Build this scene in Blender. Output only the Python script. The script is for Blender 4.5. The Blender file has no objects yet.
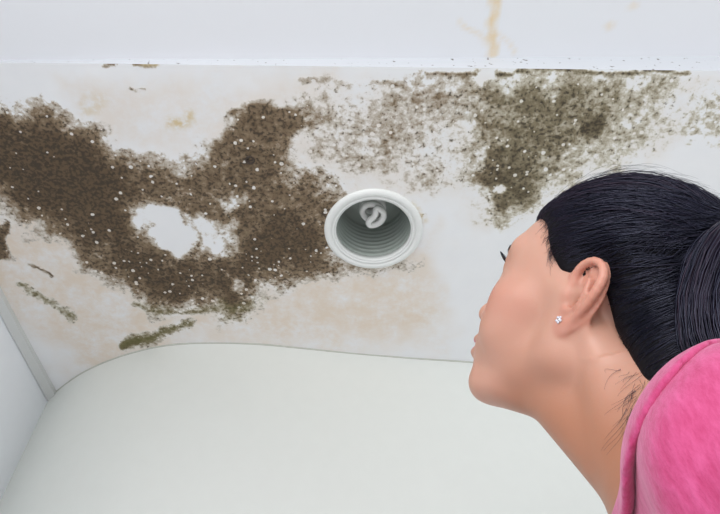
import bpy, bmesh, math, random
import numpy as np
from mathutils import Vector, Matrix
random.seed(4)
rng = np.random.default_rng(11)
scene = bpy.context.scene
COL = scene.collection

# ------------------------------------------------------------------ camera
FPX, W, H = 620.0, 720.0, 514.0
PITCH = math.radians(50.5)
CAM = np.array([0.0, 0.0, 1.15])
CR = np.array([1.0, 0, 0])
CF = np.array([0, math.cos(PITCH), math.sin(PITCH)])
CU = np.array([0, -math.sin(PITCH), math.cos(PITCH)])
cam_data = bpy.data.cameras.new('camera')
cam = bpy.data.objects.new('camera', cam_data)
COL.objects.link(cam)
cam.location = CAM
cam.rotation_euler = (math.pi / 2 + PITCH, 0, 0)
cam_data.sensor_width = 36
cam_data.lens = 36 * FPX / W
cam_data.clip_start = 0.01
scene.camera = cam

# ------------------------------------------------------------------ light
world = bpy.data.worlds.new('daylight')
scene.world = world
world.use_nodes = True
wb = world.node_tree.nodes['Background']
wb.inputs['Color'].default_value = (0.93, 0.96, 1.0, 1)
wb.inputs['Strength'].default_value = 1.32

def area_light(name, loc, target, sx, sy, power, color):
    l = bpy.data.lights.new(name, 'AREA')
    l.shape = 'RECTANGLE'; l.size = sx; l.size_y = sy
    l.energy = power; l.color = color
    o = bpy.data.objects.new(name, l); COL.objects.link(o)
    o.location = loc
    o.rotation_euler = (Vector(target) - Vector(loc)).to_track_quat('-Z', 'Y').to_euler()
    return o
area_light('added_key_light', (-0.9, -2.0, 1.6), (0.0, 0.8, 1.75), 2.2, 1.5, 50, (1.0, 0.985, 0.96))  # added soft key light behind the camera, no window stands there

vs = scene.view_settings
vs.view_transform = 'Standard'; vs.look = 'None'; vs.gamma = 1.0
vs.use_curve_mapping = False
vs.exposure = -0.22

# ------------------------------------------------------------------ helpers
def project(p):
    d = np.asarray(p, float) - CAM
    z = d @ CF
    return np.stack([W / 2 + FPX * (d @ CR) / z, H / 2 - FPX * (d @ CU) / z], -1)

def ray(px, py):
    return CF + CR * (px - W / 2) / FPX - CU * (py - H / 2) / FPX

def on_height(px, py, z):
    r = ray(px, py)
    return CAM + r * ((z - CAM[2]) / r[2])

def s2l(c):
    return tuple(((v / 255) / 12.92 if v <= 10 else (((v / 255) + 0.055) / 1.055) ** 2.4) for v in c)

def new_mat(name):
    m = bpy.data.materials.new(name); m.use_nodes = True
    return m, m.node_tree, m.node_tree.nodes['Principled BSDF']

def simple_mat(name, rgb, rough=0.5, metallic=0.0, bump=0.0, bscale=60, vary=0.0, sheen=0.0):
    m, nt, b = new_mat(name)
    N, L = nt.nodes, nt.links
    c = s2l(rgb)
    b.inputs['Roughness'].default_value = rough
    b.inputs['Metallic'].default_value = metallic
    tc = N.new('ShaderNodeTexCoord')
    no = N.new('ShaderNodeTexNoise')
    no.inputs['Scale'].default_value = bscale; no.inputs['Detail'].default_value = 5
    L.new(tc.outputs['Object'], no.inputs['Vector'])
    mx = N.new('ShaderNodeMix'); mx.data_type = 'RGBA'
    mx.inputs[6].default_value = (*[v * (1 - vary) for v in c], 1)
    mx.inputs[7].default_value = (*[min(1, v * (1 + vary)) for v in c], 1)
    L.new(no.outputs['Fac'], mx.inputs[0])
    L.new(mx.outputs[2], b.inputs['Base Color'])
    if bump:
        bp = N.new('ShaderNodeBump'); bp.inputs['Strength'].default_value = bump
        bp.inputs['Distance'].default_value = 0.002
        L.new(no.outputs['Fac'], bp.inputs['Height']); L.new(bp.outputs['Normal'], b.inputs['Normal'])
    if sheen:
        b.inputs['Sheen Weight'].default_value = sheen
    return m

def mesh_obj(name, verts, faces, mat, parent=None, smooth=True, attrs=None):
    me = bpy.data.meshes.new(name)
    verts = np.asarray(verts, np.float32)
    if isinstance(faces, np.ndarray):
        nf, k = faces.shape
        me.vertices.add(len(verts)); me.vertices.foreach_set('co', verts.ravel())
        me.loops.add(nf * k); me.loops.foreach_set('vertex_index', faces.ravel().astype(np.int32))
        me.polygons.add(nf)
        me.polygons.foreach_set('loop_start', np.arange(0, nf * k, k, dtype=np.int32))
        me.update(calc_edges=True); me.validate()
    else:
        me.from_pydata([tuple(map(float, v)) for v in verts], [], faces)
    if smooth and len(me.polygons):
        me.polygons.foreach_set('use_smooth', np.ones(len(me.polygons), bool))
    if attrs:
        for k, v in attrs.items():
            v = np.asarray(v, np.float32)
            if v.ndim == 1:
                a = me.attributes.new(k, 'FLOAT', 'POINT'); a.data.foreach_set('value', v)
            else:
                a = me.attributes.new(k, 'FLOAT_VECTOR', 'POINT'); a.data.foreach_set('vector', v.ravel())
    me.materials.append(mat)
    o = bpy.data.objects.new(name, me); COL.objects.link(o)
    if parent is not None: o.parent = parent
    return o

def structure(o, label, cat):
    o['kind'] = 'structure'; o['label'] = label; o['category'] = cat
    return o

def lathe(profile, seg=72, close=False):
    v, f = [], []
    n = len(profile)
    for i in range(seg):
        a = 2 * math.pi * i / seg
        for r, z in profile: v.append((r * math.cos(a), r * math.sin(a), z))
    m = n if close else n - 1
    for i in range(seg):
        j = (i + 1) % seg
        for k in range(m):
            k2 = (k + 1) % n
            f.append((i * n + k, j * n + k, j * n + k2, i * n + k2))
    return v, f

def tubes(paths, radii, sides=4):
    """paths (N,M,3), radii (N,M) -> verts, quad faces; one tapering tube per path"""
    P = np.asarray(paths, float); Rr = np.asarray(radii, float)
    N, M, _ = P.shape
    T = np.gradient(P, axis=1); T /= np.linalg.norm(T, axis=2, keepdims=True) + 1e-12
    ref = np.array([0.31, 0.52, 0.8])
    A = np.cross(T, ref); A /= np.linalg.norm(A, axis=2, keepdims=True) + 1e-9
    B = np.cross(T, A)
    ang = np.arange(sides) * 2 * math.pi / sides
    V = P[:, :, None, :] + Rr[:, :, None, None] * (A[:, :, None, :] * np.cos(ang)[None, None, :, None] + B[:, :, None, :] * np.sin(ang)[None, None, :, None])
    V = V.reshape(-1, 3)
    i, j, k = np.meshgrid(np.arange(N), np.arange(M - 1), np.arange(sides), indexing='ij')
    k2 = (k + 1) % sides
    idx = lambda a, b, c: (a * M + b) * sides + c
    F = np.stack([idx(i, j, k), idx(i, j, k2), idx(i, j + 1, k2), idx(i, j + 1, k)], -1).reshape(-1, 4)
    return V, F

def vnoise(p, scale, seed=0):
    """smooth value noise, p (N,D)"""
    q = np.asarray(p) * scale
    i = np.floor(q).astype(np.int64); f = q - i; f = f * f * (3 - 2 * f)
    out = np.zeros(len(q)); D = q.shape[1]
    for c in range(2 ** D):
        w = np.ones(len(q)); h = np.full(len(q), seed * 374761393, np.int64)
        for d in range(D):
            b = (c >> d) & 1
            w = w * (f[:, d] if b else 1 - f[:, d])
            h = h + (i[:, d] + b) * (668265263, 2246822519, 3266489917)[d]
        h = (h ^ (h >> 13)) * 1274126177; h = h ^ (h >> 16)
        out += w * ((h & 0xFFFF) / 65535.0)
    return out

# ------------------------------------------------------------------ room materials
CEIL = 2.161

def wall_mat(name, rgb, bump=0.08):
    m = simple_mat(name, rgb, rough=0.55, bump=bump, bscale=35, vary=0.02)
    return m
M_wall = wall_mat('painted_wall', (214, 217, 213))
M_side = wall_mat('painted_side_wall', (238, 242, 246))
M_trim = wall_mat('painted_trim', (208, 210, 208))
M_caulk = simple_mat('grey_caulk', (186, 187, 178), 0.7, vary=0.15, bscale=90)
M_floor = simple_mat('pale_floor', (226, 225, 224), 0.5, vary=0.05, bscale=6)

# mouldy ceiling paint
def mould_mat():
    m, nt, b = new_mat('mouldy_ceiling_paint')
    N, L = nt.nodes, nt.links
    tc = N.new('ShaderNodeTexCoord')
    def noise(scale, detail=4, rough=0.6, dist=0.0):
        n = N.new('ShaderNodeTexNoise'); n.inputs['Scale'].default_value = scale
        n.inputs['Detail'].default_value = detail; n.inputs['Roughness'].default_value = rough
        n.inputs['Distortion'].default_value = dist
        L.new(tc.outputs['Object'], n.inputs['Vector']); return n.outputs['Fac']
    def math_(op, a, b_=None, c=None):
        n = N.new('ShaderNodeMath'); n.operation = op
        for k, v in enumerate((a, b_, c)):
            if v is None: continue
            if isinstance(v, (int, float)): n.inputs[k].default_value = v
            else: L.new(v, n.inputs[k])
        return n.outputs[0]
    def attr(name):
        n = N.new('ShaderNodeAttribute'); n.attribute_name = name; return n.outputs['Fac']
    def smooth(v, a, b_):
        n = N.new('ShaderNodeMapRange'); n.interpolation_type = 'SMOOTHSTEP'
        L.new(v, n.inputs['Value']); n.inputs['From Min'].default_value = a; n.inputs['From Max'].default_value = b_
        return n.outputs['Result']
    def mix(f, A, B):
        n = N.new('ShaderNodeMix'); n.data_type = 'RGBA'
        L.new(f, n.inputs[0]) if not isinstance(f, float) else None
        for k, v in ((6, A), (7, B)):
            if isinstance(v, tuple): n.inputs[k].default_value = (*v, 1)
            else: L.new(v, n.inputs[k])
        return n.outputs[2]
    n_big, n_mid, n_fine, n_hue = noise(16, 4), noise(75, 5, 0.68, 0.2), noise(280, 3, 0.65), noise(22, 3)
    n_grit = noise(150, 3, 0.6, 0.3)
    dens = attr('mould')
    def centred(n, k): return math_('MULTIPLY', math_('SUBTRACT', n, 0.5), k)
    on = smooth(dens, 0.03, 0.25)
    # continuous film of growth
    v = math_('ADD', math_('ADD', dens, centred(n_big, 0.8)), centred(n_mid, 1.2))
    film = math_('MULTIPLY', smooth(v, 0.12, 1.0), on)
    # dark colonies on top of it
    c_ = math_('ADD', math_('ADD', math_('MULTIPLY', dens, 0.5), centred(n_grit, 2.2)), centred(n_mid, 0.9))
    colony = math_('MULTIPLY', math_('MULTIPLY', smooth(c_, 0.40, 0.70), on), 0.72)
    # round pale flecks where the paint came off
    vo = N.new('ShaderNodeTexVoronoi'); vo.inputs['Scale'].default_value = 88
    L.new(tc.outputs['Object'], vo.inputs['Vector'])
    sep = N.new('ShaderNodeSeparateColor'); L.new(vo.outputs['Color'], sep.inputs['Color'])
    size = math_('MULTIPLY', smooth(sep.outputs['Red'], 0.52, 1.0), 0.42)
    size = math_('MULTIPLY', size, smooth(n_hue, 0.30, 0.55))
    size = math_('MULTIPLY', size, math_('SUBTRACT', 1.0, math_('MULTIPLY', smooth(dens, 0.99, 1.1), 0.45)))
    dist = math_('ADD', vo.outputs['Distance'], centred(n_grit, 0.25))
    fleck = math_('MULTIPLY', smooth(math_('SUBTRACT', size, dist), 0.0, 0.07), 0.85)
    mask = math_('MULTIPLY', film, math_('SUBTRACT', 1.0, fleck))
    colony = math_('MULTIPLY', colony, math_('SUBTRACT', 1.0, fleck))
    white = mix(n_big, s2l((231, 233, 236)), s2l((240, 241, 242)))
    # beige damp stain
    bei = math_('MULTIPLY', attr('damp'), smooth(math_('ADD', n_big, math_('MULTIPLY', n_mid, 0.5)), 0.35, 0.95))
    clean = mix(bei, white, s2l((224, 210, 194)))
    def ramp_of(stops):
        r = N.new('ShaderNodeValToRGB'); els = r.color_ramp.elements
        els[0].position, els[1].position = stops[0][0], stops[-1][0]
        els[0].color = (*s2l(stops[0][1]), 1); els[1].color = (*s2l(stops[-1][1]), 1)
        for p_, c in stops[1:-1]: els.new(p_).color = (*s2l(c), 1)
        L.new(mask, r.inputs['Fac']); return r.outputs['Color']
    brown = ramp_of([(0.0, (226, 222, 216)), (0.3, (186, 176, 162)), (0.6, (136, 117, 93)), (1.0, (94, 76, 54))])
    green = ramp_of([(0.0, (226, 224, 212)), (0.3, (184, 177, 158)), (0.6, (134, 125, 100)), (1.0, (88, 79, 56))])
    dark = mix(attr('olive'), brown, green)
    dark = mix(colony, dark, s2l((46, 38, 30)))
    col = mix(smooth(mask, 0.0, 0.2), clean, dark)
    vivid = N.new('ShaderNodeMath'); vivid.operation = 'MULTIPLY'
    L.new(attr('moss'), vivid.inputs[0]); L.new(smooth(v, 0.35, 0.8), vivid.inputs[1])
    col = mix(vivid.outputs[0], col, s2l((112, 106, 60)))
    yel = math_('MULTIPLY', attr('rust'), smooth(n_mid, 0.3, 0.6))
    col = mix(yel, col, s2l((205, 178, 110)))
    L.new(col, b.inputs['Base Color'])
    b.inputs['Roughness'].default_value = 0.7
    bp = N.new('ShaderNodeBump'); bp.inputs['Strength'].default_value = 0.35; bp.inputs['Distance'].default_value = 0.003
    hgt = math_('ADD', math_('MULTIPLY', mask, 0.6), math_('MULTIPLY', n_mid, 0.5))
    hgt = math_('MULTIPLY', hgt, math_('ADD', 0.12, smooth(dens, 0.05, 0.4)))
    L.new(hgt, bp.inputs['Height']); L.new(bp.outputs['Normal'], b.inputs['Normal'])
    return m
M_ceil = mould_mat()

# stain shapes are outlines traced on the ceiling plane (given as photo pixels, turned into ceiling points)
def poly_sd(p, poly):
    poly = np.asarray(poly, float)
    n = len(poly); best = np.full(len(p), 1e9); inside = np.zeros(len(p), bool)
    for i in range(n):
        a, b = poly[i], poly[(i + 1) % n]
        e = b - a; w = p - a
        t = np.clip((w @ e) / (e @ e), 0, 1)
        best = np.minimum(best, np.linalg.norm(w - t[:, None] * e, axis=1))
        c1 = (a[1] <= p[:, 1]) & (b[1] > p[:, 1]); c2 = (b[1] <= p[:, 1]) & (a[1] > p[:, 1])
        cr = e[0] * w[:, 1] - e[1] * w[:, 0]
        inside ^= (c1 & (cr > 0)) | (c2 & (cr < 0))
    return np.where(inside, best, -best)

def sstep(x, a, b):
    t = np.clip((x - a) / (b - a), 0, 1); return t * t * (3 - 2 * t)

def stain_fields(pix):
    warp = np.stack([vnoise(pix, 1 / 22, 1) - .5, vnoise(pix, 1 / 22, 2) - .5], 1) * 22 \
        + np.stack([vnoise(pix, 1 / 8, 3) - .5, vnoise(pix, 1 / 8, 4) - .5], 1) * 9
    q = pix + warp
    def blob(poly, soft, amp, pts=None):
        return amp * sstep(poly_sd(q if pts is None else pts, poly), -soft, soft)
    def line(pts, w, amp, soft=3):
        best = np.full(len(q), 1e9); pts = np.asarray(pts, float)
        qq = pix + warp * 0.35
        for a, b in zip(pts[:-1], pts[1:]):
            e = b - a; wv = qq - a; t = np.clip((wv @ e) / (e @ e), 0, 1)
            best = np.minimum(best, np.linalg.norm(wv - t[:, None] * e, axis=1))
        return amp * sstep(w - best, -soft, soft)
    d = np.zeros(len(q))
    add = lambda x: np.maximum(d, x)
    # broad left growth
    d = add(blob([(-200, 80), (-60, 94), (0, 103), (45, 112), (85, 122), (112, 128), (120, 142), (140, 160), (172, 164), (205, 150), (232, 128), (250, 110), (280, 105), (312, 108), (330, 112), (300, 130), (285, 150), (300, 172), (330, 182), (345, 192), (330, 225), (338, 250), (356, 268), (330, 278), (295, 286), (268, 290), (252, 302), (242, 322), (226, 328), (210, 312), (185, 310), (150, 308), (128, 294), (112, 276), (72, 262), (44, 236), (22, 216), (0, 206), (-100, 210), (-200, 215)], 19, 0.76))
    d = add(blob([(-200, 92), (0, 108), (50, 118), (95, 135), (120, 158), (135, 185), (130, 205), (140, 235), (165, 255), (195, 262), (230, 262), (250, 240), (262, 200), (290, 200), (320, 215), (325, 245), (300, 265), (265, 275), (250, 292), (235, 310), (205, 300), (165, 300), (135, 285), (118, 262), (80, 248), (50, 225), (25, 208), (0, 196), (-200, 200)], 14, 0.98))
    d = add(blob([(-200, 100), (0, 115), (60, 128), (100, 150), (118, 180), (108, 215), (60, 215), (20, 195), (-200, 190)], 14, 1.12))
    d = add(blob([(0, 214), (10, 236), (13, 254), (0, 260), (-80, 270), (-80, 200)], 5, 0.8))
    d = add(blob([(225, 120), (250, 110), (300, 106), (318, 125), (285, 145), (262, 170), (225, 180), (200, 165)], 9, 0.74))
    # specks between the growth and the lamp
    d = add(blob([(315, 85), (470, 75), (470, 190), (430, 200), (400, 185), (345, 180), (300, 160)], 30, 0.36))
    d = add(blob([(340, 255), (420, 262), (415, 275), (330, 290), (290, 292)], 10, 0.42))
    # growth at the right
    d = add(blob([(385, 88), (425, 75), (470, 71), (560, 72), (610, 73), (668, 74), (700, 82), (660, 98), (632, 120), (615, 140), (600, 158), (565, 172), (545, 192), (525, 215), (502, 229), (484, 216), (470, 192), (452, 165), (470, 138), (440, 122), (400, 108)], 26, 0.50))
    d = add(blob([(470, 84), (560, 84), (605, 92), (640, 92), (620, 115), (604, 136), (575, 158), (550, 178), (528, 205), (502, 222), (486, 205), (474, 182), (470, 160), (490, 138), (500, 120), (470, 105)], 20, 0.68))
    d = add(blob([(560, 76), (700, 74), (690, 120), (640, 160), (580, 185), (530, 215), (500, 225)], 24, 0.40))
    d = add(blob([(590, 104), (610, 110), (604, 132), (580, 138), (574, 118)], 8, 0.92))
    d = add(blob([(478, 150), (508, 140), (530, 150), (535, 175), (515, 205), (498, 215), (486, 200), (476, 175)], 9, 0.8))
    d = add(blob([(640, 85), (800, 78), (800, 150), (720, 150), (660, 140)], 34, 0.32))
    d = add(line([(428, 74), (475, 73), (520, 71.5), (580, 72), (690, 73)], 2.2, 0.78, 3))
    d = add(line([(300, 82), (390, 86), (430, 95)], 4, 0.45, 4))
    d = add(line([(30, 262), (52, 277)], 2.0, 0.72, 3))
    d = add(line([(106, 63.5), (118, 63.5)], 1.6, 0.75, 1.6)); d = add(line([(138, 64), (156, 63.5)], 2.0, 0.8, 2))
    d = add(line([(128, 89), (145, 89)], 1.5, 0.6, 2))
    d = add(line([(398, 270), (424, 214)], 3, 0.4, 5))
    # paint that came away clean
    hole = np.zeros(len(q))
    for poly, soft, a in [([(137, 206), (148, 200), (166, 204), (182, 216), (190, 228), (192, 246), (184, 257), (172, 250), (156, 240), (140, 228)], 8, 0.97),
                          ([(190, 222), (205, 212), (225, 216), (241, 232), (240, 248), (222, 257), (200, 254), (190, 240)], 9, 0.78),
                          ([(215, 193), (238, 196), (238, 206), (220, 206)], 7, 0.6), ([(226, 278), (240, 280), (238, 292), (226, 290)], 4, 0.6),
                          ([(112, 138), (135, 136), (150, 154), (130, 160)], 6, 0.6)]:
        hole = np.maximum(hole, blob(poly, soft, a))
    d = d * (1 - hole)
    ho = np.zeros(len(q))
    for c, r in [((486, 76), 8), ((500, 187), 5)]:
        ho = np.maximum(ho, sstep(r - np.linalg.norm(pix + warp * .6 - c, axis=1), -3, 3))
    d = d * (1 - ho)
    # olive growth
    ol = np.zeros(len(q)); og = np.zeros(len(q))
    for a in [line([(22, 287), (45, 302), (72, 317)], 5, 1, 5), line([(122, 346), (140, 341), (165, 331), (188, 324)], 5.5, 1, 5),
              line([(122, 347), (136, 343)], 4, 1, 2.5), line([(135, 306), (180, 312), (230, 309), (262, 300)], 4, 0.8, 5), line([(218, 310), (240, 322)], 8, .6, 6)]:
        ol = np.maximum(ol, a)
    og = np.maximum.reduce([line([(22, 287), (45, 302), (72, 317)], 4.5, 0.56, 7), line([(125, 345), (140, 341), (165, 331), (188, 324)], 5.5, 0.72, 7), line([(122, 347), (136, 343)], 4, 0.95, 2.5), line([(135, 306), (180, 312), (245, 308)], 3, 0.7, 5)])
    d = np.maximum(d, og)
    olr = np.maximum(ol, 0.8 * sstep(pix[:, 0], 430, 520) * (pix[:, 1] < 240))
    # damp
    dm = np.maximum.reduce([blob([(-100, 180), (20, 200), (120, 250), (260, 280), (430, 240), (440, 345), (300, 350), (180, 345), (90, 380), (40, 330), (-100, 260)], 26, 1.0),
                            blob([(60, 80), (250, 85), (330, 70), (470, 110), (470, 200), (330, 190), (240, 150), (110, 150)], 20, 0.55),
                            blob([(240, 300), (420, 300), (425, 345), (300, 350), (240, 340)], 14, 0.8),
                            blob([(440, 80), (720, 80), (680, 140), (560, 200), (480, 230)], 20, 0.5)])
    ru = np.maximum.reduce([blob([(170, 114), (196, 112), (200, 125), (174, 125)], 6, 0.75), blob([(90, 95), (112, 98), (108, 110), (88, 108)], 6, .35), line([(138, 61), (156, 61)], 2.5, .8, 3), line([(412, 205), (422, 222)], 3, 0.5, 4)])
    return d, olr, dm, ru, ol

# ------------------------------------------------------------------ room
LAMP = on_height(373.5, 230.0, CEIL)
edge_l = on_height(-160, 60.6, CEIL); edge_r = on_height(1500, 80.0, CEIL)
def near_edge_y(x):
    t = (x - edge_l[0]) / (edge_r[0] - edge_l[0]); return edge_l[1] + t * (edge_r[1] - edge_l[1])
# plan line where the curved back wall meets the ceiling
seam_px = [(57, 391), (70, 381), (86, 371), (108, 361), (132, 353), (160, 346.5), (190, 343.5), (225, 343), (262, 344.5), (300, 348), (350, 353), (410, 358), (470, 362), (560, 368), (640, 372), (720, 376)]
seam = np.array([on_height(px, py, CEIL) for px, py in seam_px])[:, :2]
# resample smoothly
def catmull(P, n):
    P = np.asarray(P); Q = np.vstack([2 * P[0] - P[1], P, 2 * P[-1] - P[-2]])
    out = []
    for i in range(1, len(Q) - 2):
        for t in np.linspace(0, 1, n, endpoint=False):
            a, b, c, d = Q[i - 1:i + 3]
            out.append(0.5 * (2 * b + (c - a) * t + (2 * a - 5 * b + 4 * c - d) * t * t + (3 * b - a - 3 * c + d) * t ** 3))
    out.append(P[-1]); return np.array(out)
seam = catmull(seam, 5)
t0 = seam[0] - seam[1]; t0 /= np.linalg.norm(t0)
t1 = seam[-1] - seam[-2]; t1 /= np.linalg.norm(t1)
seam = np.vstack([seam[0] + t0 * 0.4, seam, seam[-1] + t1 * 0.6, seam[-1] + t1 * 1.4])

def wall_along(name, pts, z0, z1, thick, mat):
    pts = np.asarray(pts); n = len(pts)
    tg = np.gradient(pts, axis=0); tg /= np.linalg.norm(tg, axis=1, keepdims=True)
    nr = np.stack([-tg[:, 1], tg[:, 0]], 1)
    v = []
    for p, q in zip(pts, pts + nr * thick):
        v += [(*p, z0), (*p, z1), (*q, z1), (*q, z0)]
    f = []
    for i in range(n - 1):
        for k in range(4):
            k2 = (k + 1) % 4
            f.append((i * 4 + k, i * 4 + k2, (i + 1) * 4 + k2, (i + 1) * 4 + k))
    f += [(0, 3, 2, 1), (4 * n - 4, 4 * n - 3, 4 * n - 2, 4 * n - 1)]
    o = mesh_obj(name, v, f, mat, smooth=True)
    o.data.polygons.foreach_set('use_smooth', [True] * len(o.data.polygons))
    o.modifiers.new('edges', 'EDGE_SPLIT').split_angle = math.radians(40)
    return o

# mouldy ceiling sheet with the lamp hole
GX0, GX1, GS = -1.05, 1.75, 0.0035
gx = np.arange(GX0, GX1, GS)
nv = 300
vv = np.linspace(0, 1, nv)
XX, VV = np.meshgrid(gx, vv, indexing='ij')
Y0 = near_edge_y(XX); Y1 = 2.05
YY = Y0 + (Y1 - Y0) * VV
pts = np.stack([XX, YY, np.full_like(XX, CEIL)], -1).reshape(-1, 3)
pix = project(pts)
mo, ol, dm, ru, moss = stain_fields(pix)
nxg, nyg = XX.shape
ii, jj = np.meshgrid(np.arange(nxg - 1), np.arange(nyg - 1), indexing='ij')
F = np.stack([ii * nyg + jj, ii * nyg + jj + 1, (ii + 1) * nyg + jj + 1, (ii + 1) * nyg + jj], -1).reshape(-1, 4)
cen = pts[F].mean(1)
F = F[np.linalg.norm(cen[:, :2] - LAMP[:2], axis=1) > 0.083]
zrel = (vnoise(pts[:, :2], 9, 5) - .5) * 0.0016 + np.clip(mo, 0, 1) * (vnoise(pts[:, :2], 60, 6) - .5) * 0.0022
near = sstep(np.linalg.norm(pts[:, :2] - LAMP[:2], axis=1), 0.09, 0.13) * sstep(VV.ravel(), 0, 0.02)
pts[:, 2] += zrel * near
ceiling = mesh_obj('ceiling', pts, F, M_ceil, attrs={'mould': mo, 'olive': ol, 'damp': dm, 'rust': ru, 'moss': moss * .65})
structure(ceiling, 'white painted ceiling with wide patches of dark brown mould', 'ceiling')

# raised near ceiling panel and the upright edge between the two levels
ex = np.linspace(GX0, GX1, 60)
ev, ef, top = [], [], []
for x in ex:
    y = near_edge_y(x)
    px0 = project((x, y, CEIL))
    ty = 60.2 - 3.4 * np.clip(px0[0], 0, 900) / 720
    z = CEIL + 0.004
    while project((x, y, z))[1] > ty and z < CEIL + 0.2: z += 0.0005
    top.append((x, y, z)); ev += [(x, y, CEIL), (x, y, z)]
for i in range(len(ex) - 1): ef.append((2 * i, 2 * i + 1, 2 * i + 3, 2 * i + 2))
M_edge, nt, bs = new_mat('painted_step_edge')
tcn = nt.nodes.new('ShaderNodeTexCoord'); nz = nt.nodes.new('ShaderNodeTexNoise'); nz.inputs['Scale'].default_value = 110
mr = nt.nodes.new('ShaderNodeMapRange'); mr.inputs['From Min'].default_value = .66; mr.inputs['From Max'].default_value = .72
mxn = nt.nodes.new('ShaderNodeMix'); mxn.data_type = 'RGBA'
mxn.inputs[6].default_value = (*s2l((203, 206, 211)), 1); mxn.inputs[7].default_value = (*s2l((110, 105, 100)), 1)
nt.links.new(tcn.outputs['Object'], nz.inputs['Vector']); nt.links.new(nz.outputs['Fac'], mr.inputs['Value'])
nt.links.new(mr.outputs['Result'], mxn.inputs[0]); nt.links.new(mxn.outputs[2], bs.inputs['Base Color']); bs.inputs['Roughness'].default_value = .6
structure(mesh_obj('trim_1', ev, ef, M_edge, smooth=False), 'narrow white step edge along the near side of the mouldy ceiling', 'trim')

# near panel with yellow drip stains
M_near, nt, bs = new_mat('stained_white_paint')
N_, L_ = nt.nodes, nt.links
at = N_.new('ShaderNodeAttribute'); at.attribute_name = 'rust'
tcn = N_.new('ShaderNodeTexCoord'); nz = N_.new('ShaderNodeTexNoise'); nz.inputs['Scale'].default_value = 45; nz.inputs['Detail'].default_value = 5
L_.new(tcn.outputs['Object'], nz.inputs['Vector'])
mr = N_.new('ShaderNodeMapRange'); mr.inputs['From Min'].default_value = .3; mr.inputs['From Max'].default_value = .7; mr.inputs['To Min'].default_value = .35
L_.new(nz.outputs['Fac'], mr.inputs['Value'])
mu = N_.new('ShaderNodeMath'); mu.operation = 'MULTIPLY'; L_.new(at.outputs['Fac'], mu.inputs[0]); L_.new(mr.outputs['Result'], mu.inputs[1])
mxn = N_.new('ShaderNodeMix'); mxn.data_type = 'RGBA'
mxn.inputs[6].default_value = (*s2l((233, 235, 239)), 1); mxn.inputs[7].default_value = (*s2l((226, 190, 110)), 1)
L_.new(mu.outputs[0], mxn.inputs[0]); L_.new(mxn.outputs[2], bs.inputs['Base Color']); bs.inputs['Roughness'].default_value = .55
fx = np.linspace(GX0, GX1, 360); fy = np.linspace(0, 1, 110)
topz = np.interp(fx, [t[0] for t in top], [t[2] for t in top]); topy = near_edge_y(fx)
NP = np.stack([np.repeat(fx[:, None], 110, 1), topy[:, None] - fy[None] * 0.55, np.repeat(topz[:, None], 110, 1)], -1).reshape(-1, 3)
pp = project(NP)
def seg_d(p, a, b):
    a, b = np.array(a, float), np.array(b, float); e = b - a; w = p - a
    t = np.clip((w @ e) / (e @ e), 0, 1); return np.linalg.norm(w - t[:, None] * e, axis=1)
wq = pp + np.stack([vnoise(pp, 1 / 12, 7) - .5, vnoise(pp, 1 / 12, 8) - .5], 1) * 7
rust = np.maximum.reduce([0.75 * sstep(4.5 - seg_d(wq, (498, -60), (491, 54)), -3, 3), 0.35 * sstep(3 - seg_d(wq, (458, 22), (490, 46)), -3, 3),
                          0.3 * sstep(2.5 - seg_d(wq, (494, 30), (516, 52)), -3, 3), 0.4 * sstep(4 - np.linalg.norm(wq - (611, 27), axis=1), -3, 3), 0.3 * sstep(4 - np.linalg.norm(wq - (632, 8), axis=1), -3, 3)])
ii, jj = np.meshgrid(np.arange(359), np.arange(109), indexing='ij')
NF = np.stack([ii * 110 + jj, (ii + 1) * 110 + jj, (ii + 1) * 110 + jj + 1, ii * 110 + jj + 1], -1).reshape(-1, 4)
structure(mesh_obj('ceiling', NP, NF, M_near, attrs={'rust': rust}), 'plain white ceiling strip with a yellow drip stain, above the mould', 'ceiling')

# walls and floor
wb_ = wall_along('wall_back', seam, 0.0, CEIL + 0.05, 0.08, M_wall)
structure(wb_, 'plain white back wall curving out under the mouldy ceiling', 'wall')
# caulk bead in the joint
sv = seam.copy()
tg = np.gradient(sv, axis=0); tg /= np.linalg.norm(tg, axis=1, keepdims=True); nr = np.stack([-tg[:, 1], tg[:, 0]], 1)
sv3 = np.c_[sv - nr * 0.0005, np.full(len(sv), CEIL - 0.0006)]
V, Fq = tubes(sv3[None], np.full((1, len(sv3)), 0.0022), 6)
structure(mesh_obj('trim_2', V, Fq, M_caulk), 'thin grey caulk line where back wall meets ceiling', 'trim')

ra, rb = on_height(0, 286, CEIL)[:2], on_height(57, 392, CEIL)[:2]
TZ = CEIL - 0.016
la, lb = on_height(0, 314, TZ)[:2], on_height(49.5, 404, TZ)[:2]
def extend(a, b, s, e): d = b - a; return a - d * s, b + d * e
ra, rb = extend(ra, rb, 3.0, 0.25); la, lb = extend(la, lb, 3.0, 0.25)
tv = [(*ra, CEIL + .01), (*rb, CEIL + .01), (*rb, TZ + .004), (*ra, TZ + .004), (*la, TZ), (*lb, TZ), (*la, CEIL + .01), (*lb, CEIL + .01)]
tf = [(0, 1, 2, 3), (3, 2, 5, 4), (4, 5, 7, 6), (6, 7, 1, 0), (0, 3, 4, 6), (1, 7, 5, 2)]
structure(mesh_obj('trim_3', tv, tf, M_trim, smooth=False), 'grey-white ceiling batten along the left wall', 'trim')
wl = np.array([la, lb])
dl = (lb - la) / np.linalg.norm(lb - la); nl = np.array([-dl[1], dl[0]])
if nl[0] > 0: nl = -nl
q = [la - dl * .3, lb + dl * .3, lb + dl * .3 + nl * .08, la - dl * .3 + nl * .08]
q = [p + nl * 0.002 for p in q]
v = [(*p, 0) for p in q] + [(*p, CEIL - 0.002) for p in q]
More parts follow.
